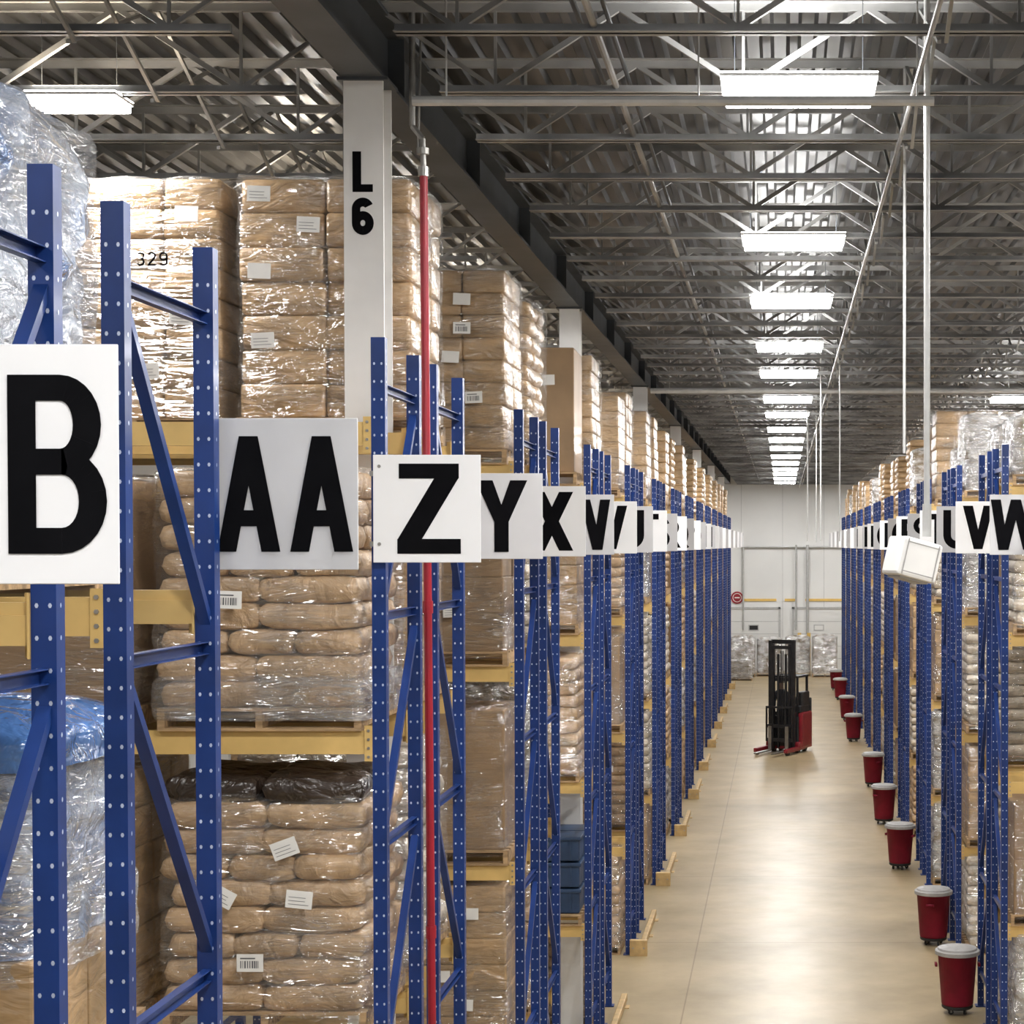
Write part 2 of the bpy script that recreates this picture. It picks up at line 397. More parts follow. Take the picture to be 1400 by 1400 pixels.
def rack(side, y, flip, levels, detail):
    x = LX if side < 0 else RX
    r = obj('pallet_rack', None, None, (x, y, 0), label='tall blue steel pallet rack with yellow beams on concrete floor',
            category='pallet rack', group='rows of blue pallet racks')
    frame(r, 0, flip, detail)
    frame(r, side*2.75, flip, False)
    for z in levels:
        for yy in (-.0, FD-.0):
            if yy == 0: obj('load_beam', BEAM, r, (side*1.375, .03, z))
            else: obj('load_beam', BEAM, r, (side*1.375, FD-.03, z), (0, 0, math.pi))
    return r
for i, (a, b) in enumerate(PAIRS):
    lv = LV1 if i == 0 else LV
    rack(-1, a, 1, lv, a < 36); rack(-1, b, 0, lv, a < 36)
    if i >= 3: rack(1, a, 1, lv, a < 36)
    if i >= 2: rack(1, b, 0, lv, a < 36)

# end guards
def guard_mesh():
    mb = MB()
    rbox(mb, (0, 1.32, .10), (.08, 2.75, .10), .012)
    for yy in (.1, 1.32, 2.54): mb.box(-.08, .08, yy-.08, yy+.08, 0, .012)
    rbox(mb, (-.04, -.06, .12), (.26, .10, .24), .015); mb.box(-.17, .09, -.11, -.01, .0, .012)
    for dx in (-.12, .04): mb.cyl((dx, -.115, .12), (dx, -.108, .12), .014, 6, 1)
    return mb.mesh('rack_end_guard', ['tan', 'bolt'])
GUARD = guard_mesh()
for i, (a, b) in enumerate(PAIRS):
    if i >= 2: obj('rack_end_guard', GUARD, None, (LX+.20, a, 0), label='low tan steel guard rail on the floor at the rack end', category='guard rail', group='rack end guards')

# signs
def sign_mesh(side, m0='signwhite'):
    mb = MB(); S = .305
    rbox(mb, (0, 0, 0), (.61, .006, .61), .002, 0, 1)
    for zz in (-.2, .2): mb.box(*( (-S-.02, -S+.12) if side < 0 else (S-.12, S+.02) ), .003, .012, zz-.015, zz+.015, 1)
    for dx in (-.27, ):
        for zz in (-.2, .24): mb.cyl((dx*(1 if side < 0 else -1), -.008, zz), (dx*(1 if side < 0 else -1), -.003, zz), .010, 10, 1)
    return mb.mesh('aisle_sign', [m0, 'bolt'])
SM = {-1: sign_mesh(-1), 1: sign_mesh(1)}
SG = {-1: sign_mesh(-1, 'signshade'), 1: sign_mesh(1, 'signshade')}
names = ['BB', 'AA'] + [chr(c) for c in range(ord('Z'), ord('A')-1, -1)]
TM = {}
for nm in names:
    if nm == 'AA': TM[nm] = text_mesh(nm, .465, wid=.78, gap=.085, G=GA)
    elif nm == 'BB': TM[nm] = text_mesh(nm, .455, wid=.77, gap=.12, G=glyphs(.205, .145))
    else: TM[nm] = text_mesh(nm, .51, wid=.98)
for i, (a, b) in enumerate(PAIRS):
    for k, y in ((0, a-.045), (1, b+FD+.03)):
        nm = names[2*i+k]
        for side in (-1, 1):
            if side > 0 and 2*i+k < 5: continue
            cx = LX+.285 if side < 0 else RX-.285
            if nm == 'BB': cx += .02
            if side > 0 and nm == 'W': cx += .07
            s = obj('aisle_sign', (SG if k == 1 else SM)[side], None, (cx, y, CZ+.205), label='%s square sign with black %s at the rack end' % ('shade-greyed white' if k == 1 else 'white', nm),
                    category='sign', group='aisle letter signs')
            obj('lettering', TM[nm], s, ((.012 if nm != 'BB' else -.003) if side < 0 else -.04, -.0035, 0))

# ------------------------------------------------------------------ loads
def pallet_mb():
    mb = MB(); W, Dp = 1.16, 1.12
    for i in range(7):
        y = -Dp/2+.05+i*(Dp-.1)/6
        mb.box(-W/2, W/2, y-.05, y+.05, .113, .130)
    for x in (-W/2+.02, 0, W/2-.02): 
        mb.box(x-.02, x+.02, -Dp/2, Dp/2, .018, .113)
    for y in (-Dp/2+.05, 0, Dp/2-.05): mb.box(-W/2, W/2, y-.05, y+.05, 0, .018)
    return mb
PMB = pallet_mb(); PALLET = PMB.mesh('pallet', ['wood'])
def pillow(a, b, c, seed=0, nu=14, nv=11):
    mb = MB()
    rnd = random.Random(seed)
    off = Vector((rnd.random()*50, rnd.random()*50, 0))
    P = {}
    def edge(u, v): 
        return max(0.0, (1-abs(u)**7)*(1-abs(v)**7))**.30
    for s in (1, -1):
        for i in range(nu+1):
            for j in range(nv+1):
                u = math.sin((-1+2*i/nu)*math.pi/2)*.7+(-1+2*i/nu)*.3; v = math.sin((-1+2*j/nv)*math.pi/2)*.7+(-1+2*j/nv)*.3
                border = i in (0, nu) or j in (0, nv)
                key = (i, j, 0 if border else s)
                if key in P: continue
                k = 1-.03*(abs(u*v))**2
                x = a*u*k; y = b*v*k; z = 0 if border else s*c*edge(u, v)
                nz = noise.noise_vector(Vector((x*6, y*6, s*2))+off)*.010+noise.noise_vector(Vector((x*16, y*16, s*2))+off)*.005
                P[key] = len(mb.v); mb.v.append((x+nz.x, y+nz.y, z+nz.z*.9))
    g = lambda i, j, s: P.get((i, j, s), P.get((i, j, 0)))
    for s in (1, -1):
        for i in range(nu):
            for j in range(nv):
                q = (g(i, j, s), g(i+1, j, s), g(i+1, j+1, s), g(i, j+1, s))
                mb.f.append(q if s > 0 else q[::-1]); mb.m.append(0)
    return mb
BH = .150
PIL = [pillow(.294, .193, BH*.53, k) for k in range(4)]
PILR = [MB() for _ in range(4)]
for k in range(4):
    PILR[k].v = [(-y, x, z) for x, y, z in PIL[k].v]; PILR[k].f = list(PIL[k].f); PILR[k].m = list(PIL[k].m)
def bag_layout(nl, seed=0, sway=.018):
    rnd = random.Random(seed); out = []
    for L in range(nl):
        z = BH*(L+.5); ox = rnd.uniform(-sway, sway)
        if L % 3 != 2:
            for i in range(2):
                for j in range(3): out.append((0, (-.28+.56*i+ox+rnd.uniform(-.012, .012), -.36+.36*j+rnd.uniform(-.012, .012), z), rnd.uniform(-.03, .03)))
        else:
            for i in range(3):
                for j in range(2): out.append((1, (-.375+.375*i+ox+rnd.uniform(-.01, .01), -.27+.54*j+rnd.uniform(-.012, .012), z), rnd.uniform(-.03, .03)))
    return out
def bags_mb(nl, seed):
    mb = MB()
    for k, (r, c, a) in enumerate(bag_layout(nl, seed)): mb.merge((PILR if r else PIL)[k % 4], c)
    return mb
def cartons_mb(nx, ny, nl, W, Dp, H, seed, r=.022, gapj=.008, sway=0.0, tilt=.02):
    mb = MB(); rnd = random.Random(seed)
    w, d, h = W/nx, Dp/ny, H/nl
    for l in range(nl):
        sx, sy = rnd.uniform(-sway, sway), rnd.uniform(-sway, sway)*.5
        nxl = nx
        for i in range(nxl):
            for j in range(ny):
                if 0 < i < nx-1 and 0 < j < ny-1 and l < nl-1: continue
                rbox(mb, (-W/2+w*(i+.5)+rnd.uniform(-gapj, gapj)+sx, -Dp/2+d*(j+.5)+rnd.uniform(-gapj, gapj)+sy, h*(l+.5)), (w-.004, d-.004, h+.002), r*rnd.uniform(.8, 1.15), 0, 2, rnd.uniform(-tilt, tilt))
    return mb
def shell_mb(W, Dp, H, seed, amp=.012, rows=16, cr=.07, z0=-.06, topdome=.02, fr=4.0):
    mb = MB(); rnd = random.Random(seed); off = Vector((rnd.random()*40, 3, 9))
    per = []
    for cx, cy, a0 in ((W/2-cr, Dp/2-cr, 0), (-W/2+cr, Dp/2-cr, 90), (-W/2+cr, -Dp/2+cr, 180), (W/2-cr, -Dp/2+cr, 270)):
        for k in range(4):
            a = math.radians(a0+30*k); per.append((cx+cr*math.cos(a), cy+cr*math.sin(a)))
    pts = []
    for k in range(len(per)):
        p, q = per[k], per[(k+1) % len(per)]
        L = math.dist(p, q); n = max(1, int(L/.07))
        for i in range(n): pts.append((p[0]+(q[0]-p[0])*i/n, p[1]+(q[1]-p[1])*i/n))
    n = len(pts)
    rings = [(1.0, z0+(H-z0-.03)*r/rows) for r in range(rows+1)] + [(.97, H), (.7, H+topdome), (.35, H+topdome*1.3), (.02, H+topdome*1.4)]
    for s, z in rings:
        for (x, y) in pts:
            v = noise.noise(Vector((x*fr, y*fr, z*fr*1.6))+off)*amp*2 + noise.noise(Vector((x*2, y*2, z*22))+off)*amp*.6 + noise.noise(Vector((x*9+z*5, y*9-z*5, z*6))+off)*amp
            m = math.hypot(x, y) or 1
            mb.v.append((x*s+x/m*v, y*s+y/m*v, z+(v if s < 1 else 0)))
    for r in range(len(rings)-1):
        for i in range(n):
            j = (i+1) % n
            mb.f.append((r*n+i, r*n+j, (r+1)*n+j, (r+1)*n+i)); mb.m.append(0)
    return mb
def totes_mb():
    mb = MB()
    for i in (-.29, .29):
        for j in (-.26, .26):
            for l in range(3):
                z = l*.31
                rbox(mb, (i, j, z+.14), (.52, .46, .27), .02)
                rbox(mb, (i, j, z+.275), (.56, .50, .045), .01)
                for s in (-.15, 0, .15): mb.box(i+s-.012, i+s+.012, j-.245, j-.225, z+.02, z+.25)
    return mb
def label_mesh(k):
    mb = MB(); mb.box(-.075, .075, -.004, 0, -.05, .05)
    rnd = random.Random(k)
    if k == 0:
        x = -.055
        while x < .055:
            w = rnd.choice((.003, .006, .009)); mb.box(x, x+w, -.005, -.004, -.03, .012, 1); x += w+rnd.choice((.004, .007))
        mb.box(-.055, .03, -.005, -.004, .022, .030, 1)
    elif k == 1:
        for z in (-.03, -.01, .01): mb.box(-.06, .06-.03*rnd.random(), -.005, -.004, z, z+.003, 1)
    return mb.mesh('label', ['label', 'ink'])
LABELS = [label_mesh(k) for k in range(3)]
def putlabel(r, x, y, z, ro=0.0, k=None):
    obj('label', LABELS[random.choice((1, 2, 2, 1, 0)) if k is None else k], r, (x, y, z), (0, ro, 0))

VAR = {}
def reg(key, mb, mats, W, Dp, H, wrap, smooth, part, lab, far=None):
    VAR[key] = dict(goods=mb.mesh(part, mats, smooth=smooth), H=H, W=W, D=Dp, part=part, label=lab)
    VAR[key]['wrap'] = shell_mb(W+.03, Dp+.03, H+.01, len(VAR), .010).mesh('stretch_wrap', [wrap], smooth=True) if wrap else None
    fm = MB(); fm.merge(mb, (0, 0, .13)); fm.merge(PMB, mm=[len(mats)])
    me = fm.mesh('pallet_load', list(mats)+['wood'], smooth=False)
    if smooth:
        nb = len(mb.f); me.polygons.foreach_set('use_smooth', [i < nb for i in range(len(fm.f))])
    VAR[key]['far'] = me
SK = 'brown kraft paper sacks stacked on a wooden pallet, stretch wrapped'
reg('bags', bags_mb(9, 1), ['kraft'], 1.16, 1.12, 1.36, 'film', True, 'sacks', SK)
reg('bagsb', bags_mb(8, 5), ['kraft'], 1.16, 1.12, 1.21, 'film', True, 'sacks', SK)
reg('wbags', bags_mb(9, 2), ['whitebag'], 1.16, 1.12, 1.36, 'film', True, 'sacks', 'pale sacks stacked on a wooden pallet, stretch wrapped')
reg('cart', cartons_mb(3, 3, 6, 1.12, 1.04, 1.38, 3), ['carton'], 1.12, 1.04, 1.38, 'film', False, 'cartons', 'brown cartons stacked on a wooden pallet in clear stretch film')
reg('tall', cartons_mb(2, 3, 7, 1.12, 1.04, 1.56, 4, .03, .008, .010, .012), ['carton'], 1.14, 1.06, 1.56, 'film', True, 'packs', 'tall stack of brown packs in shiny clear stretch film')
reg('tallc', cartons_mb(3, 2, 8, 1.12, 1.04, 1.56, 14, .026, .008, .010, .012), ['carton'], 1.14, 1.06, 1.56, 'film', True, 'packs', 'tall stack of brown packs in shiny clear stretch film')
reg('tallb', bags_mb(10, 9), ['carton'], 1.16, 1.12, 1.51, 'film', True, 'sacks', 'tall stack of brown sacks in shiny clear stretch film')
reg('big', cartons_mb(1, 1, 1, 1.08, 1.02, 1.22, 5, .012, 0), ['cartondark'], 1.08, 1.02, 1.22, None, False, 'bulk_box', 'large dark brown cardboard bulk box on a wooden pallet')
reg('bigwrap', cartons_mb(1, 1, 1, 1.08, 1.02, 1.22, 5, .012, 0), ['cartondark'], 1.08, 1.02, 1.22, 'film', False, 'bulk_box', 'large dark cardboard bulk box wrapped in film on a pallet')
reg('two', cartons_mb(2, 2, 2, 1.10, 1.04, 1.30, 6, .012, .01), ['cartondark'], 1.10, 1.04, 1.30, 'film', False, 'cartons', 'large brown cardboard boxes on a wooden pallet in film')
reg('silver', shell_mb(1.12, 1.04, 1.34, 8, .028, 22, .12, 0, .06, 5), ['silver'], 1.14, 1.06, 1.36, 'filmheavy', True, 'covered_goods', 'goods wrapped in shiny clear plastic film on a wooden pallet')
reg('silverlow', shell_mb(1.12, 1.04, .66, 18, .024, 14, .12, 0, .06, 5), ['silver'], 1.14, 1.06, .68, 'filmheavy', True, 'covered_goods', 'low goods wrapped in shiny clear plastic film on a pallet')
reg('silverblue', shell_mb(1.12, 1.04, 1.34, 28, .03, 26, .12, 0, .06, 5), ['silverblue'], 1.14, 1.06, 1.36, 'filmheavy', True, 'covered_goods', 'tall bluish goods wrapped in shiny clear plastic film on a pallet')
reg('totes', totes_mb(), ['tote'], 1.12, 1.0, .95, None, False, 'totes', 'stacked blue plastic totes on a wooden pallet')
LOADN = 0
def load(x, y, z, key, near, labels=(), rot=0.0, wrap=True, lab=None):
    global LOADN; LOADN += 1
    v = VAR[key]
    if not near:
        return obj('pallet_load', v['far'], None, (x, y, z), (0, 0, rot), lab or v['label'], 'pallet load', 'pallet loads stored in the racks')
    r = obj('pallet_load', None, None, (x, y, z), (0, 0, rot), lab or v['label'], 'pallet load', 'pallet loads stored in the racks')
    obj('pallet', PALLET, r)
    obj(v['part'], v['goods'], r, (0, 0, .13))
    if wrap and v['wrap']: obj('stretch_wrap', v['wrap'], r, (0, 0, .13))
    for lx, lz in labels: putlabel(r, lx, -v['D']/2-.05, .13+lz, random.uniform(-.06, .06))
    return r
BAGM = [PIL[k].mesh('sack', ['kraft'], smooth=True) for k in range(4)]
BAGR = [PILR[k].mesh('sack', ['kraft'], smooth=True) for k in range(4)]
BAGD = PIL[1].mesh('sack', ['darkplastic'], smooth=True)  # stands for loose dark plastic, shaped as a smooth sack
def hero_bags(x, y, z, nl, seed, labels, dark=False):
    r = obj('pallet_load', None, None, (x, y, z), (0, 0, 0), 'brown kraft paper sacks with labels stacked on a pallet under film', 'pallet load', 'pallet loads stored in the racks')
    obj('pallet', PALLET, r)
    for k, (rr, c, a) in enumerate(bag_layout(nl, seed)):
        obj('sack', (BAGR if rr else BAGM)[k % 4], r, (c[0], c[1], c[2]+.13), (random.uniform(-.02, .02), random.uniform(-.015, .015), a))
    if dark:
        for (dx, dy, a, s) in ((.27, -.36, .06, 1), (-.30, -.34, -.1, .95), (.25, .05, .1, 1), (-.28, .05, 0, 1)):
            o = obj('sack', BAGD, r, (dx, dy, .13+BH*nl+.07), (.04, .03, a), label='loose dark plastic on top, shaped as a sack'); o.scale = (s, s, 1.0)
    obj('stretch_wrap', shell_mb(1.21, 1.17, BH*nl+.02, seed+60, .016, 26).mesh('stretch_wrap', ['film'], smooth=True), r, (0, 0, .13))
    if not dark: obj('wrap_skirt', shell_mb(1.22, 1.18, .18, seed+80, .016, 8, topdome=0).mesh('wrap_skirt', ['filmheavy'], smooth=True), r, (0, 0, .12))
    for lx, lz, ro, k in labels: putlabel(r, lx, -.625, .13+lz, ro, k)
def mixpick(rnd, top, side):
    if top: return rnd.choice(['tall', 'tallc', 'tallb', 'cart', 'silver', 'tallb'])
    if side > 0: return rnd.choice(['wbags', 'wbags', 'bags', 'silver', 'cart', 'two'])
    return rnd.choice(['bags', 'cart', 'wbags', 'two', 'bags', 'silver', 'big'])
rnd = random.Random(21)
YC = FD/2
LXC = LX-.68; LXC2 = LX-1.98
load(-3.34, 6.42+YC, 5.92, 'silverblue', True).scale = (1.05, .98, 1.20)
load(-4.62, 6.42+YC, 5.92, 'silverblue', True)
r = obj('pallet_load', None, None, (-3.16, 6.42+YC, 4.10), label='clear film wrapped goods with blue cap over cartons on pallet', category='pallet load', group='pallet loads stored in the racks')
obj('pallet', PALLET, r)
obj('cartons', cartons_mb(2, 2, 1, 1.12, 1.04, .42, 12, .012, .005).mesh('cartons', ['carton']), r, (0, 0, .13))
obj('covered_goods', shell_mb(1.12, 1.02, .72, 14, .025, 14, .12, 0, .05, 5).mesh('covered_goods', ['silverblue'], smooth=True), r, (0, 0, .555))
obj('stretch_wrap', shell_mb(1.16, 1.06, .74, 15, .02, 14, .12, -.1, .06, 5).mesh('stretch_wrap', ['filmheavy'], smooth=True), r, (0, 0, .56))
obj('plastic_cap', shell_mb(1.20, 1.10, .10, 16, .02, 4, .12, -.03, .05, 6).mesh('plastic_cap', ['bluefilm'], smooth=True), r, (0, 0, 1.24), label='blue plastic film cap')
load(-4.5, 6.42+YC, 4.10, 'wbags', True)
hero_bags(LXC, 10.62+YC, 5.04, 9, 1, [(-.15, .62, .03, 0)])
load(LXC2, 10.62+YC, 5.04, 'two', True)
hero_bags(LXC+.02, 10.62+YC, 3.30, 8, 4, [(.14, .95, -.35, 1), (-.22, .68, .5, 1), (.22, .66, .1, 1), (-.06, .30, 0, 0)], dark=True)
load(LXC2, 10.62+YC, 3.30, 'cart', True)
load(LXC, 12.20+YC, 6.80, 'tall', True, [(-.42, 1.45), (-.1, 1.25), (-.42, .95), (-.40, .5), (.3, .7)])
k = load(LXC2+.05, 12.20+YC, 6.80, 'tallc', True, [(.36, 1.32), (.32, .65), (.1, .3)])
obj('handwritten_number', text_mesh('329', .09, 1.0, .22, .002, G=GL), k, (.150, -.625, 1.15), label='handwritten number 329')
load(LXC, 12.20+YC, 5.04, 'cart', True); load(LXC2, 12.20+YC, 5.04, 'bags', True)
load(LXC, 12.20+YC, 3.30, 'wbags', True)
a, b = PAIRS[2]
load(LXC, a+YC, 6.80, 'tallc', True, [(.2, 1.3), (.2, 1.05), (.1, .8), (.3, .45)])
load(LXC2, a+YC, 6.80, 'tallb', True)
load(LXC, a+YC, 5.04, 'two', True, [(.1, .35)]); load(LXC, a+YC, 3.30, 'bigwrap', True); load(LXC, a+YC, 1.60, 'cart', True, [(.1, .9), (.25, 1.15), (.0, .6), (.2, .35)])
load(LXC2, a+YC, 5.04, 'bags', True); load(LXC2, a+YC, 3.30, 'cart', True)
load(LXC, b+YC, 6.80, 'tallb', True, [(.3, .8)]); load(LXC, b+YC, 5.04, 'wbags', True); load(LXC, b+YC, 3.30, 'silver', True); load(LXC, b+YC, 1.6, 'bags', True)
a, b = PAIRS[3]
load(LXC-.02, a+YC, 6.80, 'big', True, [(.25, .9)], lab='large plain brown cardboard bulk box on a wooden pallet').scale = (1, 1, 1.2)
SPEC = {(3, 0, 6.80, -1): None, (3, 0, 1.60, -1): 'totes', (3, 0, 6.80, 1): 'silverlow', (3, 1, 6.80, 1): 'silverlow', (4, 0, 6.80, 1): 'silver', (4, 1, 6.80, 1): 'silverlow', (5, 0, 6.8, 1): 'tall', (5, 1, 6.8, 1): 'cart', (6, 0, 6.8, 1): 'silver', (6, 1, 6.8, 1): 'tallb'}
for i in range(3, 14):
    for row in (0, 1):
        y = PAIRS[i][row]+YC
        for side in (-1, 1):
            for z in LV+[0.0]:
                sp = (i, row, z, side)
                if sp in SPEC and SPEC[sp] is None: continue
                top = z > 6
                key = SPEC.get(sp) or mixpick(rnd, top, side)
                if rnd.random() < .07 and not top and sp not in SPEC: continue
                x = (LXC if side < 0 else RX+.68)+rnd.uniform(-.03, .03)
                near = y < 35
                labs = [(rnd.uniform(-.1, .4), rnd.uniform(.3, 1.1)) for _ in range(rnd.randint(0, 3))] if near and key not in ('silverlow', 'totes') else ()
                o = load(x, y, z, key, near, labs)
                if top and side > 0 and i > 5: o.scale = (1, 1, rnd.uniform(.82, .98))
                if sp == (4, 0, 6.80, 1): o.scale = (1, 1, .82)
load(RX+.68, PAIRS[2][1]+YC, 5.04, 'wbags', True)

# ------------------------------------------------------------------ columns, girders, roof
def column_mesh():
    mb = MB(); H = 9.04
    mb.box(-.125, .125, -.13, -.112, 0, H); mb.box(-.125, .125, .112, .13, 0, H); mb.box(-.008, .008, -.112, .112, 0, H)
    mb.box(-.2, .2, -.2, .2, 0, .025, 1); mb.box(-.16, .16, -.16, .16, H-.02, H, 1)
    return mb.mesh('steel_column', ['colwhite', 'steel'])
CM = column_mesh()
CX = -2.64
cys = [11.93, 23.28, 34.68, 46.08, 57.48, 68.88, 80.28]
for i, y in enumerate(cys):
    c = obj('steel_column', CM, None, (CX, y, 0), label='white painted steel column with black code L6' if i == 0 else 'white painted steel column under the dark roof girder', category='column', group='white roof columns')
    if i == 0:
        obj('lettering', text_mesh('L', .255, .9, .1, .002, G=GX), c, (-.005, -.131, CZ+2.35), label='black letter L')
        obj('lettering', text_mesh('6', .235, .95, .1, .002, G=GX), c, (-.005, -.131, CZ+2.07), label='black numeral 6')
def girder(x, nm):
    mb = MB(); y0, y1 = -4, 90
    mb.box(-.13, .13, y0, y1, 9.04, 9.065); mb.box(-.13, .13, y0, y1, 9.465, 9.49); mb.box(-.01, .01, y0, y1, 9.065, 9.465)
    y = y0+1
    while y < y1:
        mb.box(-.12, .12, y-.006, y+.006, 9.065, 9.465); y += 3.1
    obj('roof_girder', mb.mesh('roof_girder', ['steel']), None, (x, 0, 0), label='dark steel I-beam girder running along the roof', category='roof girder', group='roof girders')
girder(CX, 0); girder(9.4, 1)
def joist_mesh(L):
    mb = MB(); zb, zt = 8.88-9.5, 0.0
    for s in (-1, 1):
        mb.box(0, L, s*.012 if s > 0 else -.055, .055 if s > 0 else -.012, zt-.052, zt-.045); mb.box(0, L, *( (.012, .018) if s > 0 else (-.018, -.012)), zt-.10, zt-.045)
        mb.box(.45, L-.45, *( (.012, .055) if s > 0 else (-.055, -.012)), zb, zb+.007); mb.box(.45, L-.45, *( (.012, .018) if s > 0 else (-.018, -.012)), zb, zb+.05)
    mb.bar((.05, 0, -.08), (.8, 0, zb+.03), .026, .026)
    x = .8
    while x < L-1.0:
        nx = min(x+1.58, L-.5)
        mb.bar((x, 0, zb+.03), ((x+nx)/2, 0, -.08), .034, .034); mb.bar(((x+nx)/2, 0, -.08), (nx, 0, zb+.03), .034, .034)
        mb.bar((x, 0, zb+.03), (x, 0, -.08), .018, .018)
        x = nx
    return mb.mesh('roof_joist', ['joist'])
JR = joist_mesh(9.4-CX-.02); JL = joist_mesh(14+CX-.14)
JP = 1.4
y = 14.75-JP*10
ys = []
while y < 89.3: ys.append(y); y += JP
for y in ys:
    obj('roof_joist', JR, None, (CX+.01, y, 9.595), label='grey open-web steel roof joist with zigzag webs', category='roof joist', group='roof joists')
    obj('roof_joist', JL, None, (CX-.01, y, 9.595), (0, 0, math.pi), label='grey open-web steel roof joist with zigzag webs', category='roof joist', group='roof joists')
# X bridging between joists
for bx in (-7.2, -4.0, .9, 3.4, 6.6):
    b = MB(); zb, zt = 8.93, 9.50
    for ya, yb in zip(ys[:-1], ys[1:]):
        b.bar((bx-.02, ya, zb), (bx-.02, yb, zt), .022, .022); b.bar((bx+.02, ya, zt), (bx+.02, yb, zb), .022, .022)
    obj('roof_bridging', b.mesh('roof_bridging', ['joist']), None, label='line of thin steel cross bracing between the roof joists', category='roof bracing', group='roof cross bracing')
mb = MB(); x = -14.2; p = .19
zs = []
while x < 14.2:
    zs += [(x, 0), (x+.055, 0), (x+.08, .05), (x+.165, .05)]; x += p
for (x, z) in zs: mb.v += [(x, -5, z), (x, 90.2, z)]
for i in range(len(zs)-1): mb.f.append((2*i, 2*i+1, 2*i+3, 2*i+2)); mb.m.append(0)
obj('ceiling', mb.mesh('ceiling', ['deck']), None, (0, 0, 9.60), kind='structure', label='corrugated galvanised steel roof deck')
def sbox(name, x0, x1, y0, y1, z0, z1, m, label):
    b = MB(); b.box(x0, x1, y0, y1, z0, z1); return obj(name, b.mesh(name, [m]), kind='structure', label=label)
sbox('floor', -14.2, 14.2, -5, 90.2, -.2, 0, 'floor', 'polished tan concrete floor')
sbox('wall_left', -14.4, -14.2, -5, 90.2, -.2, 9.8, 'wall', 'white warehouse side wall')
sbox('wall_right', 14.2, 14.4, -5, 90.2, -.2, 9.8, 'wall', 'white warehouse side wall')
mb = MB(); mb.box(-14.4, 14.4, 90.2, 90.4, -.2, 9.8)
for xx in range(-14, 15, 2): mb.box(xx-.01, xx+.01, 90.19, 90.2, 0, 9.6, 1)
obj('wall_back', mb.mesh('wall_back', ['wall', 'pipe']), kind='structure', label='white panelled end wall')
for i, (a0, a1) in enumerate(((-2.2, -.3), (.1, .7), (1.1, 3.0))):
    sbox('trim_%d' % (i+1), a0, a1, 90.15, 90.19, 3.38, 3.50, 'stripe', 'yellow stripe on the end wall')
for i, xx in enumerate((-1.4, 1.75)):
    mb = MB(); mb.box(xx-1.2, xx+1.2, 90.12, 90.185, 0, 3.0)
    for zz in (.6, 1.2, 1.8, 2.4): mb.box(xx-1.2, xx+1.2, 90.11, 90.12, zz-.012, zz+.012, 1)
    mb.box(xx-1.3, xx-1.2, 90.08, 90.19, 0, 3.1, 1); mb.box(xx+1.2, xx+1.3, 90.08, 90.19, 0, 3.1, 1); mb.box(xx-1.3, xx+1.3, 90.08, 90.19, 3.0, 3.1, 1)
    mb.box(xx-.25, xx+.25, 90.10, 90.115, 1.95, 2.25, 1)
    mb.box(xx-.20, xx+.20, 90.09, 90.10, 2.0, 2.2, 2 if i == 0 else 0)
    obj('door_%d' % (i+1), mb.mesh('door_%d' % (i+1), ['wall', 'pipe', 'rubber']), kind='structure', label='white sectional loading dock door')
mb = MB(); mb.cyl((0, 0, 0), (0, .03, 0), .30, 28, 0); mb.cyl((0, -.004, 0), (0, 0, 0), .22, 28, 1); mb.cyl((0, -.008, 0), (0, -.004, 0), .19, 28, 0); mb.box(-.12, .12, -.012, -.008, -.03, .03, 1)
obj('round_sign', mb.mesh('round_sign', ['red', 'label']), None, (-2.2, 90.14, 3.55), label='round red sign with white ring on the end wall', category='sign')

def pipe(name, pts, r, m, label, cat, n=10, grp=None, hangers=None):
    b = MB()
    for p, q in zip(pts[:-1], pts[1:]): b.cyl(p, q, r, n)
    for p in pts[1:-1]: b.lathe([(r*1.3*math.cos(a), r*1.3*math.sin(a)) for a in [math.radians(d) for d in (-90, -45, 0, 45, 90)]], 10, 0, p)
    if hangers:
        for hx in hangers: b.cyl((hx, pts[0][1], pts[0][2]), (hx, pts[0][1], 9.598), .006, 6)
    return obj(name, b.mesh(name, [m], smooth=False), None, label=label, category=cat, group=grp)
pipe('wall_pipe', [(-1.9, 90.05, 2.0), (-1.9, 90.05, 6.0), (3.2, 90.05, 6.0)], .045, 'pipe', 'light grey conduit running over the end wall', 'pipe')
pipe('wall_pipe', [(.65, 90.0, 2.0), (.65, 90.0, 6.1)], .05, 'pipe', 'vertical grey pipe on the end wall', 'pipe')
pipe('wall_pipe', [(1.2, 90.0, 1.8), (1.2, 90.0, 6.1)], .07, 'pipe', 'vertical grey pipe on the end wall', 'pipe')
for xx in (.8, 1.25):
    pipe('bollard', [(xx, 89.0, 0), (xx, 89.0, 1.9)], .09, 'stripe', 'yellow steel safety bollard at the dock', 'bollard', 14, 'dock bollards')
def hang(x_px, d, ybot, r, m='pipe', top=9.62):
    X = (x_px-1070)*d/2550
    return pipe('hanging_rod', [(X, d, CZ+(745-ybot)*d/2550), (X, d, top)], r, m, 'thin grey rod hanging from the roof', 'rod', 8, 'thin hanging rods')
hang(1236, 13.5, 620, .011); hang(1122, 32, 740, .014); hang(1104, 40, 740, .016); hang(1148, 30, 740, .012); hang(1116, 42, 742, .012)
d = 11.4; X = (1266-1070)*d/2550
r = obj('hanging_unit', None, None, (X, d, 9.55), label='white tilted box hanging on a long grey pole', category='hanging unit')
b = MB(); b.cyl((0, 0, 0), (.005, 0, CZ-9.55+.22), .019, 12); b.cyl((0, 0, -.03), (0, 0, .06), .05, 12); b.cyl((.005, 0, CZ-9.55+.05), (.005, 0, CZ-9.55+.25), .028, 12)
obj('pole', b.mesh('pole', ['pipe']), r)
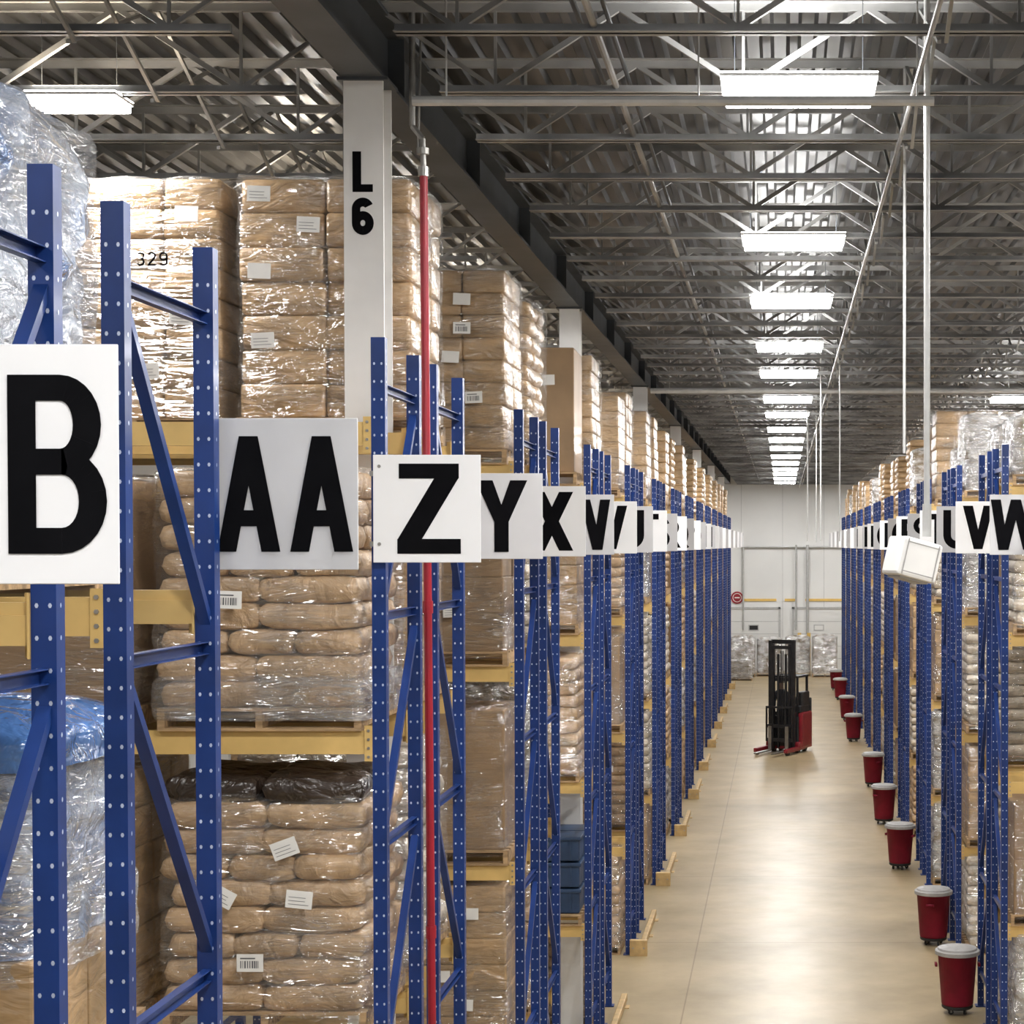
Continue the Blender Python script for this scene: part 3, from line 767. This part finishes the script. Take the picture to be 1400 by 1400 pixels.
b = MB(); rbox(b, (0, 0, 0), (.27, .24, .24), .02, 0, 2)
for s in (-.105, .105): b.box(s-.004, s+.004, -.1225, -.12, -.11, .11, 1)
for s in (-.09, .09): b.box(-.11, .11, -.1225, -.12, s-.003, s+.003, 1)
rbox(b, (0, 0, -.118), (.20, .18, .03), .01, 1)
obj('box', b.mesh('box', ['colwhite', 'lid']), r, (-.085, 0, CZ-9.55-.09), (0, math.radians(14), math.radians(22)))
r = obj('sprinkler_riser', None, None, (-2.25, 12.0, 0), label='red sprinkler riser pipe beside the rack uprights', category='pipe')
b = MB(); b.cyl((0, 0, 0), (-.05, 0, CZ+2.38), .026, 14)
for z in (1.5, 3.6, 5.7): b.cyl((-.05*z/8.5, 0, z-.04), (-.05*z/8.5, 0, z+.04), .033, 14)
obj('pipe', b.mesh('pipe', ['red'], smooth=False), r)
b = MB(); b.cyl((-.05, 0, CZ+2.36), (-.05, 0, CZ+2.42), .036, 12); b.cyl((-.05, 0, CZ+2.42), (-.055, 0, CZ+2.60), .018, 10); b.cyl((-.055, 0, CZ+2.5), (-.055, 0, CZ+2.54), .04, 10)
b.cyl((-.055, 0, CZ+2.60), (-.12, 0, CZ+2.68), .02, 10); b.cyl((-.12, 0, CZ+2.68), (-.12, 0, 9.55), .02, 10); b.cyl((-.085, .0, CZ+2.5), (-.06, 0, 9.5), .008, 8)
obj('coupling', b.mesh('coupling', ['bolt'], smooth=False), r, label='grey metal coupling and hanger')
pipe('sprinkler_pipe', [(-2.33, 33, CZ+2.72), (13.9, 33, CZ+2.72)], .05, 'pipe', 'light grey sprinkler pipe crossing under the joists', 'pipe', hangers=[-2, 1, 4, 7, 10, 13])
pipe('sprinkler_pipe', [(-2.2, 11.15, CZ+2.64), (.9, 11.15, CZ+2.64)], .03, 'pipe', 'grey pipe crossing under the joists', 'pipe', hangers=[-2, -.5, .8])
for xx, zz, rr, mm in ((-1.06, 9.02, .022, 'joist'), (-.98, 9.06, .015, 'steel'), (-1.16, 9.10, .018, 'steel'), (.80, 8.86, .016, 'joist'), (-5.4, 9.0, .02, 'joist'), (5.2, 9.0, .02, 'joist')):
    pipe('roof_conduit', [(xx, 0, zz), (xx, 89.9, zz)], rr, mm, 'long thin conduit running along the roof joists', 'conduit', 8, 'roof conduits')

# ------------------------------------------------------------------ lamps
def lamp_meshes():
    b = MB(); w, l = .48, .34
    b.poly([(-w, -l, 0), (w, -l, 0), (w, l, 0), (-w, l, 0)], 0)
    b.box(-w, w, -l, -l+.01, -.018, .0); b.box(-w, w, l-.01, l, -.018, 0); b.box(-w, -w+.01, -l, l, -.018, 0); b.box(w-.01, w, -l, l, -.018, 0)
    b.box(-w+.02, w-.02, -.06, .06, .002, .04, 1)
    for sx in (-.40, .40): b.cyl((sx, 0, .0), (sx, 0, .64), .003, 6, 1)
    body = b.mesh('lamp_housing', ['fix', 'steel'])
    b = MB()
    b.cyl((-w+.02, 0, 0), (w-.02, 0, 0), .034, 10)
    tube = b.mesh('lamp_tube', ['tube'])
    b = MB(); b.box(-w, w, -l, -.08, .004, .010); b.box(-w, w, .08, l, .004, .010)
    up = b.mesh('uplight_panel', ['lamptop'])
    return body, tube, up
LB, LT, LU = lamp_meshes()
lys = [-2.3, 2.3, 7.0, 11.7, 17.5, 21.8, 26.8, 31.0, 36.5, 40.8, 46, 50.5, 55, 60, 65, 70, 75, 80, 85]
LZ = CZ+2.86
for ri, xx in enumerate((.10, -4.50, 4.55)):
    for y in lys:
        if ri == 1 and y == 11.7: y = 12.0
        r = obj('ceiling_lamp', None, None, (xx, y, LZ), label='bright fluorescent high-bay lamp hanging from the roof joists', category='lamp', group='rows of high-bay lamps')
        if ri == 1: r.scale = (.60, .50, 1)
        obj('lamp_housing', LB, r)
        for ty in (-.27, -.135, 0, .135, .27): obj('lamp_tube', LT, r, (0, ty, -.036))
        obj('uplight_panel', LU, r)
        la = D.lights.new('high_bay', 'AREA'); la.shape = 'RECTANGLE'; la.size = .95; la.size_y = .65; la.energy = 215; la.color = (1.0, .99, .972)
        if ri == 1: la.energy = 85 if y < 20 else 150
        lo = D.objects.new('high_bay_light', la); lo.location = (0, 0, -.09); lo.parent = r; COL.objects.link(lo)
        lu = D.lights.new('uplight', 'AREA'); lu.shape = 'RECTANGLE'; lu.size = .9; lu.size_y = .6; lu.energy = (55, 42, 16)[ri]; lu.color = (1.0, .99, .97) if ri != 1 else (1.0, .82, .58)
        lo = D.objects.new('uplight', lu); lo.location = (0, 0, .06); lo.rotation_euler = (math.pi, 0, 0); lo.parent = r; COL.objects.link(lo)

# ------------------------------------------------------------------ bins
def bin_meshes():
    b = MB(); b.lathe([(0, .12), (.20, .12), (.208, .14), (.255, .78), (.27, .78), (.27, .81), (.25, .81), (.245, .79), (0, .79)], 28)
    for a in (0, math.pi): 
        x = .265*math.cos(a); b.box(min(x, x+.03*math.cos(a)), max(x, x+.03*math.cos(a)), -.06, .06, .62, .66)
    body = b.mesh('bin_body', ['maroon'], smooth=True)
    b = MB(); b.lathe([(.282, .775), (.292, .78), (.292, .825), (.275, .835), (.262, .835), (.25, .86), (.15, .875), (0, .88)], 28)
    lid = b.mesh('bin_lid', ['lid'], smooth=False)
    b = MB(); b.lathe([(0, .075), (.19, .075), (.205, .09), (.205, .12), (.18, .12), (0, .11)], 24)
    dol = b.mesh('dolly', ['rubber'], smooth=False)
    b = MB(); b.cyl((-.012, 0, .034), (.012, 0, .034), .034, 14); b.box(-.02, -.014, -.012, .012, .03, .08, 1); b.box(.014, .02, -.012, .012, .03, .08, 1)
    cas = b.mesh('caster', ['rubber', 'bolt'])
    return body, lid, dol, cas
BB_, BLD, BDL, BCS = bin_meshes()
for i, (px, py) in enumerate(((1310, 1388), (1277, 1293), (1231, 1189), (1209, 1127), (1194, 1076), (1167, 1014), (1158, 985), (1149, 957), (1143, 944))):
    d = 2550*CZ/(py-745); X = (px-1070)*d/2550
    r = obj('trash_bin', None, None, (X, d, 0), (0, 0, i*1.3), label='round crimson trash bin with grey lid on wheeled dolly', category='trash bin', group='crimson bins along the rack ends')
    obj('bin_body', BB_, r); obj('bin_lid', BLD, r)
    dl = obj('dolly', BDL, r)
    for a in range(4): obj('caster', BCS, dl, (.13*math.cos(a*math.pi/2+.78), .13*math.sin(a*math.pi/2+.78), 0), (0, 0, a*.9))

for X, y, s in ((-1.85, 86.5, 1.22), (-.62, 86.9, 1.15), (.70, 87, 1.2), (1.95, 86.4, 1.25), (-1.95, 84.3, .6)):
    load(X, y, 0, 'silver', True, lab='white film wrapped pallet load on the floor by the wall').scale = (1, 1, s)

# ------------------------------------------------------------------ reach truck
td = 2550*CZ/(1028-745); TX = (1076-1070)*td/2550
TA = -24
tr = obj('reach_truck', None, None, (TX, td, 0), (0, 0, math.radians(TA)), label='red and black stand-up reach truck with tall black mast', category='forklift')
b = MB()
for s in (-1, 1):
    b.box(s*.36-.05, s*.36+.05, -.42, -.30, .08, 3.3); b.box(s*.26-.035, s*.26+.035, -.44, -.34, .12, 3.2)
for z, h in ((3.20, .12), (2.1, .10), (1.1, .10), (.2, .12)): b.box(-.38, .38, -.33, -.27, z, z+h)
b.box(-.30, .30, -.46, -.42, 3.05, 3.15)
for s in (-.12, .12): b.cyl((s, -.36, .15), (s, -.36, 2.9), .04, 10)
b.box(-.03, .0, -.40, -.38, .3, 3.0); b.box(.03, .06, -.40, -.38, .3, 3.0)
obj('mast', b.mesh('mast', ['truckblack']), tr)
b = MB()
b.box(-.42, .42, -.60, -.54, .35, .45); b.box(-.42, .42, -.60, -.54, .75, .85)
for s in (-.4, -.2, 0, .2, .4): b.box(s-.02, s+.02, -.60, -.55, .45, 1.35)
b.box(-.42, .42, -.60, -.55, 1.32, 1.38)
for s in (-.25, .25): b.bar((s, -.5, .6), (s, -.35, .5), .04, .04)
obj('carriage', b.mesh('carriage', ['truckblack']), tr)
for s in (-.27, .27):
    b = MB(); b.box(s-.05, s+.05, -.65, -.60, .10, .80); b.box(s-.05, s+.05, -1.65, -.60, .08, .12); obj('fork', b.mesh('fork', ['bolt']), tr)
for s in (-.48, .48):
    b = MB(); rbox(b, (s, -.55, .14), (.12, 1.3, .12), .02); b.cyl((s-.045, -1.05, .075), (s+.045, -1.05, .075), .075, 16, 1)
    obj('base_leg', b.mesh('base_leg', ['truckred', 'rubber']), tr)
b = MB(); rbox(b, (.27, .20, .66), (.60, .78, 1.06), .06, 0, 3); rbox(b, (-.28, .50, .62), (.54, .24, 1.0), .05, 1, 3); rbox(b, (0, .15, .22), (1.10, .95, .22), .04, 0)
rbox(b, (0, .60, .85), (1.06, .10, 1.45), .04, 1); rbox(b, (.27, .10, 1.28), (.54, .66, .20), .03, 1); rbox(b, (0, -.20, .60), (.94, .08, .95), .03, 1)
rbox(b, (.40, .25, 1.55), (.22, .55, .45), .04, 1)
for yy in (-.1, .42):
    for s in (-.38, .38): b.cyl((s-.05, yy, .11), (s+.05, yy, .11), .11, 16, 1)
obj('truck_body', b.mesh('truck_body', ['truckred', 'truckblack']), tr)
b = MB()
for x, y in ((-.42, -.2), (.42, -.2), (-.42, .50), (.42, .50)): b.bar((x, y, .3), (x, y, 2.22), .06, .06)
b.box(-.45, .45, -.24, -.18, 2.20, 2.26); b.box(-.45, .45, .48, .54, 2.20, 2.26); b.box(-.45, -.40, -.2, .52, 2.20, 2.26); b.box(.40, .45, -.2, .52, 2.20, 2.26)
for i in range(6): b.box(-.42, .42, -.10+.10*i, -.06+.10*i, 2.21, 2.25)
obj('overhead_guard', b.mesh('overhead_guard', ['truckblack']), tr)
b = MB(); b.cyl((-.05, -.05, 1.20), (-.05, -.10, 1.42), .02, 8); b.cyl((-.16, -.12, 1.42), (.06, -.10, 1.44), .02, 8)
obj('control_handle', b.mesh('control_handle', ['rubber']), tr)

pz = .33
ca, sa = math.cos(math.radians(TA)), math.sin(math.radians(TA))
lx, ly = -.24, .14
pr = obj('person', None, None, (TX+lx*ca-ly*sa, td+lx*sa+ly*ca, pz), (0, 0, math.radians(TA)), label='person in dark clothes standing at the reach truck controls', category='person')
V = [(0, 0, .92), (0, 0, 1.10), (0, 0, 1.32), (0, -.01, 1.44), (0, -.02, 1.52), (0, -.03, 1.63), (0, -.03, 1.72),
     (.17, 0, 1.40), (.21, -.02, 1.14), (.15, -.20, 1.04), (.12, -.27, 1.05),
     (-.17, 0, 1.40), (-.21, -.02, 1.14), (-.13, -.20, 1.04), (-.10, -.27, 1.05),
     (.09, 0, .86), (.10, -.02, .48), (.10, .02, .09), (.10, -.12, .04),
     (-.09, 0, .86), (-.10, -.02, .48), (-.10, .02, .09), (-.10, -.12, .04)]
E = [(0,1),(1,2),(2,3),(3,4),(4,5),(5,6),(3,7),(7,8),(8,9),(9,10),(3,11),(11,12),(12,13),(13,14),(0,15),(15,16),(16,17),(17,18),(0,19),(19,20),(20,21),(21,22)]
Rr = [(.15,.11),(.14,.10),(.17,.11),(.10,.08),.055,.09,.075,.065,.048,.036,.04,.065,.048,.036,.04,.085,.06,.042,.04,.085,.06,.042,.04]
me = D.meshes.new('body'); me.from_pydata(V, E, [])
o = obj('body', me, pr)
md = o.modifiers.new('skin', 'SKIN'); md.use_smooth_shade = True
if not me.skin_vertices:
    bmx = bmesh.new(); bmx.from_mesh(me); bmx.verts.layers.skin.verify(); bmx.to_mesh(me); bmx.free()
for i, rr in enumerate(Rr):
    sv = me.skin_vertices[0].data[i]; sv.radius = rr if isinstance(rr, tuple) else (rr, rr); sv.use_root = (i == 0)
sm = o.modifiers.new('sub', 'SUBSURF'); sm.levels = 2; sm.render_levels = 2
m, nt, p = new_mat('person_surface')
tc = N(nt, 'ShaderNodeTexCoord'); sx = N(nt, 'ShaderNodeSeparateXYZ'); nt.links.new(tc.outputs['Object'], sx.inputs[0])
gt = N(nt, 'ShaderNodeMath', operation='GREATER_THAN'); gt.inputs[1].default_value = 1.50; nt.links.new(sx.outputs['Z'], gt.inputs[0])
mx = N(nt, 'ShaderNodeMix', data_type='RGBA'); mx.inputs[6].default_value = (.02, .022, .03, 1); mx.inputs[7].default_value = (.42, .25, .17, 1)
nt.links.new(gt.outputs[0], mx.inputs[0]); nt.links.new(mx.outputs[2], p.inputs['Base Color']); p.inputs['Roughness'].default_value = .7
me.materials.append(m)
b = MB(); b.lathe([(.098*math.cos(math.radians(a)), .11*math.sin(math.radians(a))) for a in (0, 20, 40, 60, 80, 90)], 18, 0, (0, -.02, 1.69))
obj('hair', b.mesh('hair', ['hair'], smooth=True), pr)

# ------------------------------------------------------------------ world & camera
w = D.worlds.new('world'); SC.world = w; w.use_nodes = True
bg = w.node_tree.nodes['Background']; bg.inputs[0].default_value = (.93, .95, 1.0, 1); bg.inputs[1].default_value = .40
cam = D.cameras.new('camera'); co = D.objects.new('camera', cam); COL.objects.link(co)
F = 2550; pitch = math.radians(1.2)
cam.lens = 36*F/1400; cam.sensor_width = 36
co.location = (0, 0, CZ); co.rotation_euler = (math.pi/2-pitch, 0, 0)
cam.shift_x = -(1070-700)/1400
cam.shift_y = ((745+F*math.tan(pitch))-700)/1400
cam.clip_start = .1; cam.clip_end = 300
SC.camera = co
SC.view_settings.view_transform = 'Standard'
SC.view_settings.look = 'None'
SC.view_settings.exposure = -0.55
print('loads', LOADN, 'objects', len(D.objects))
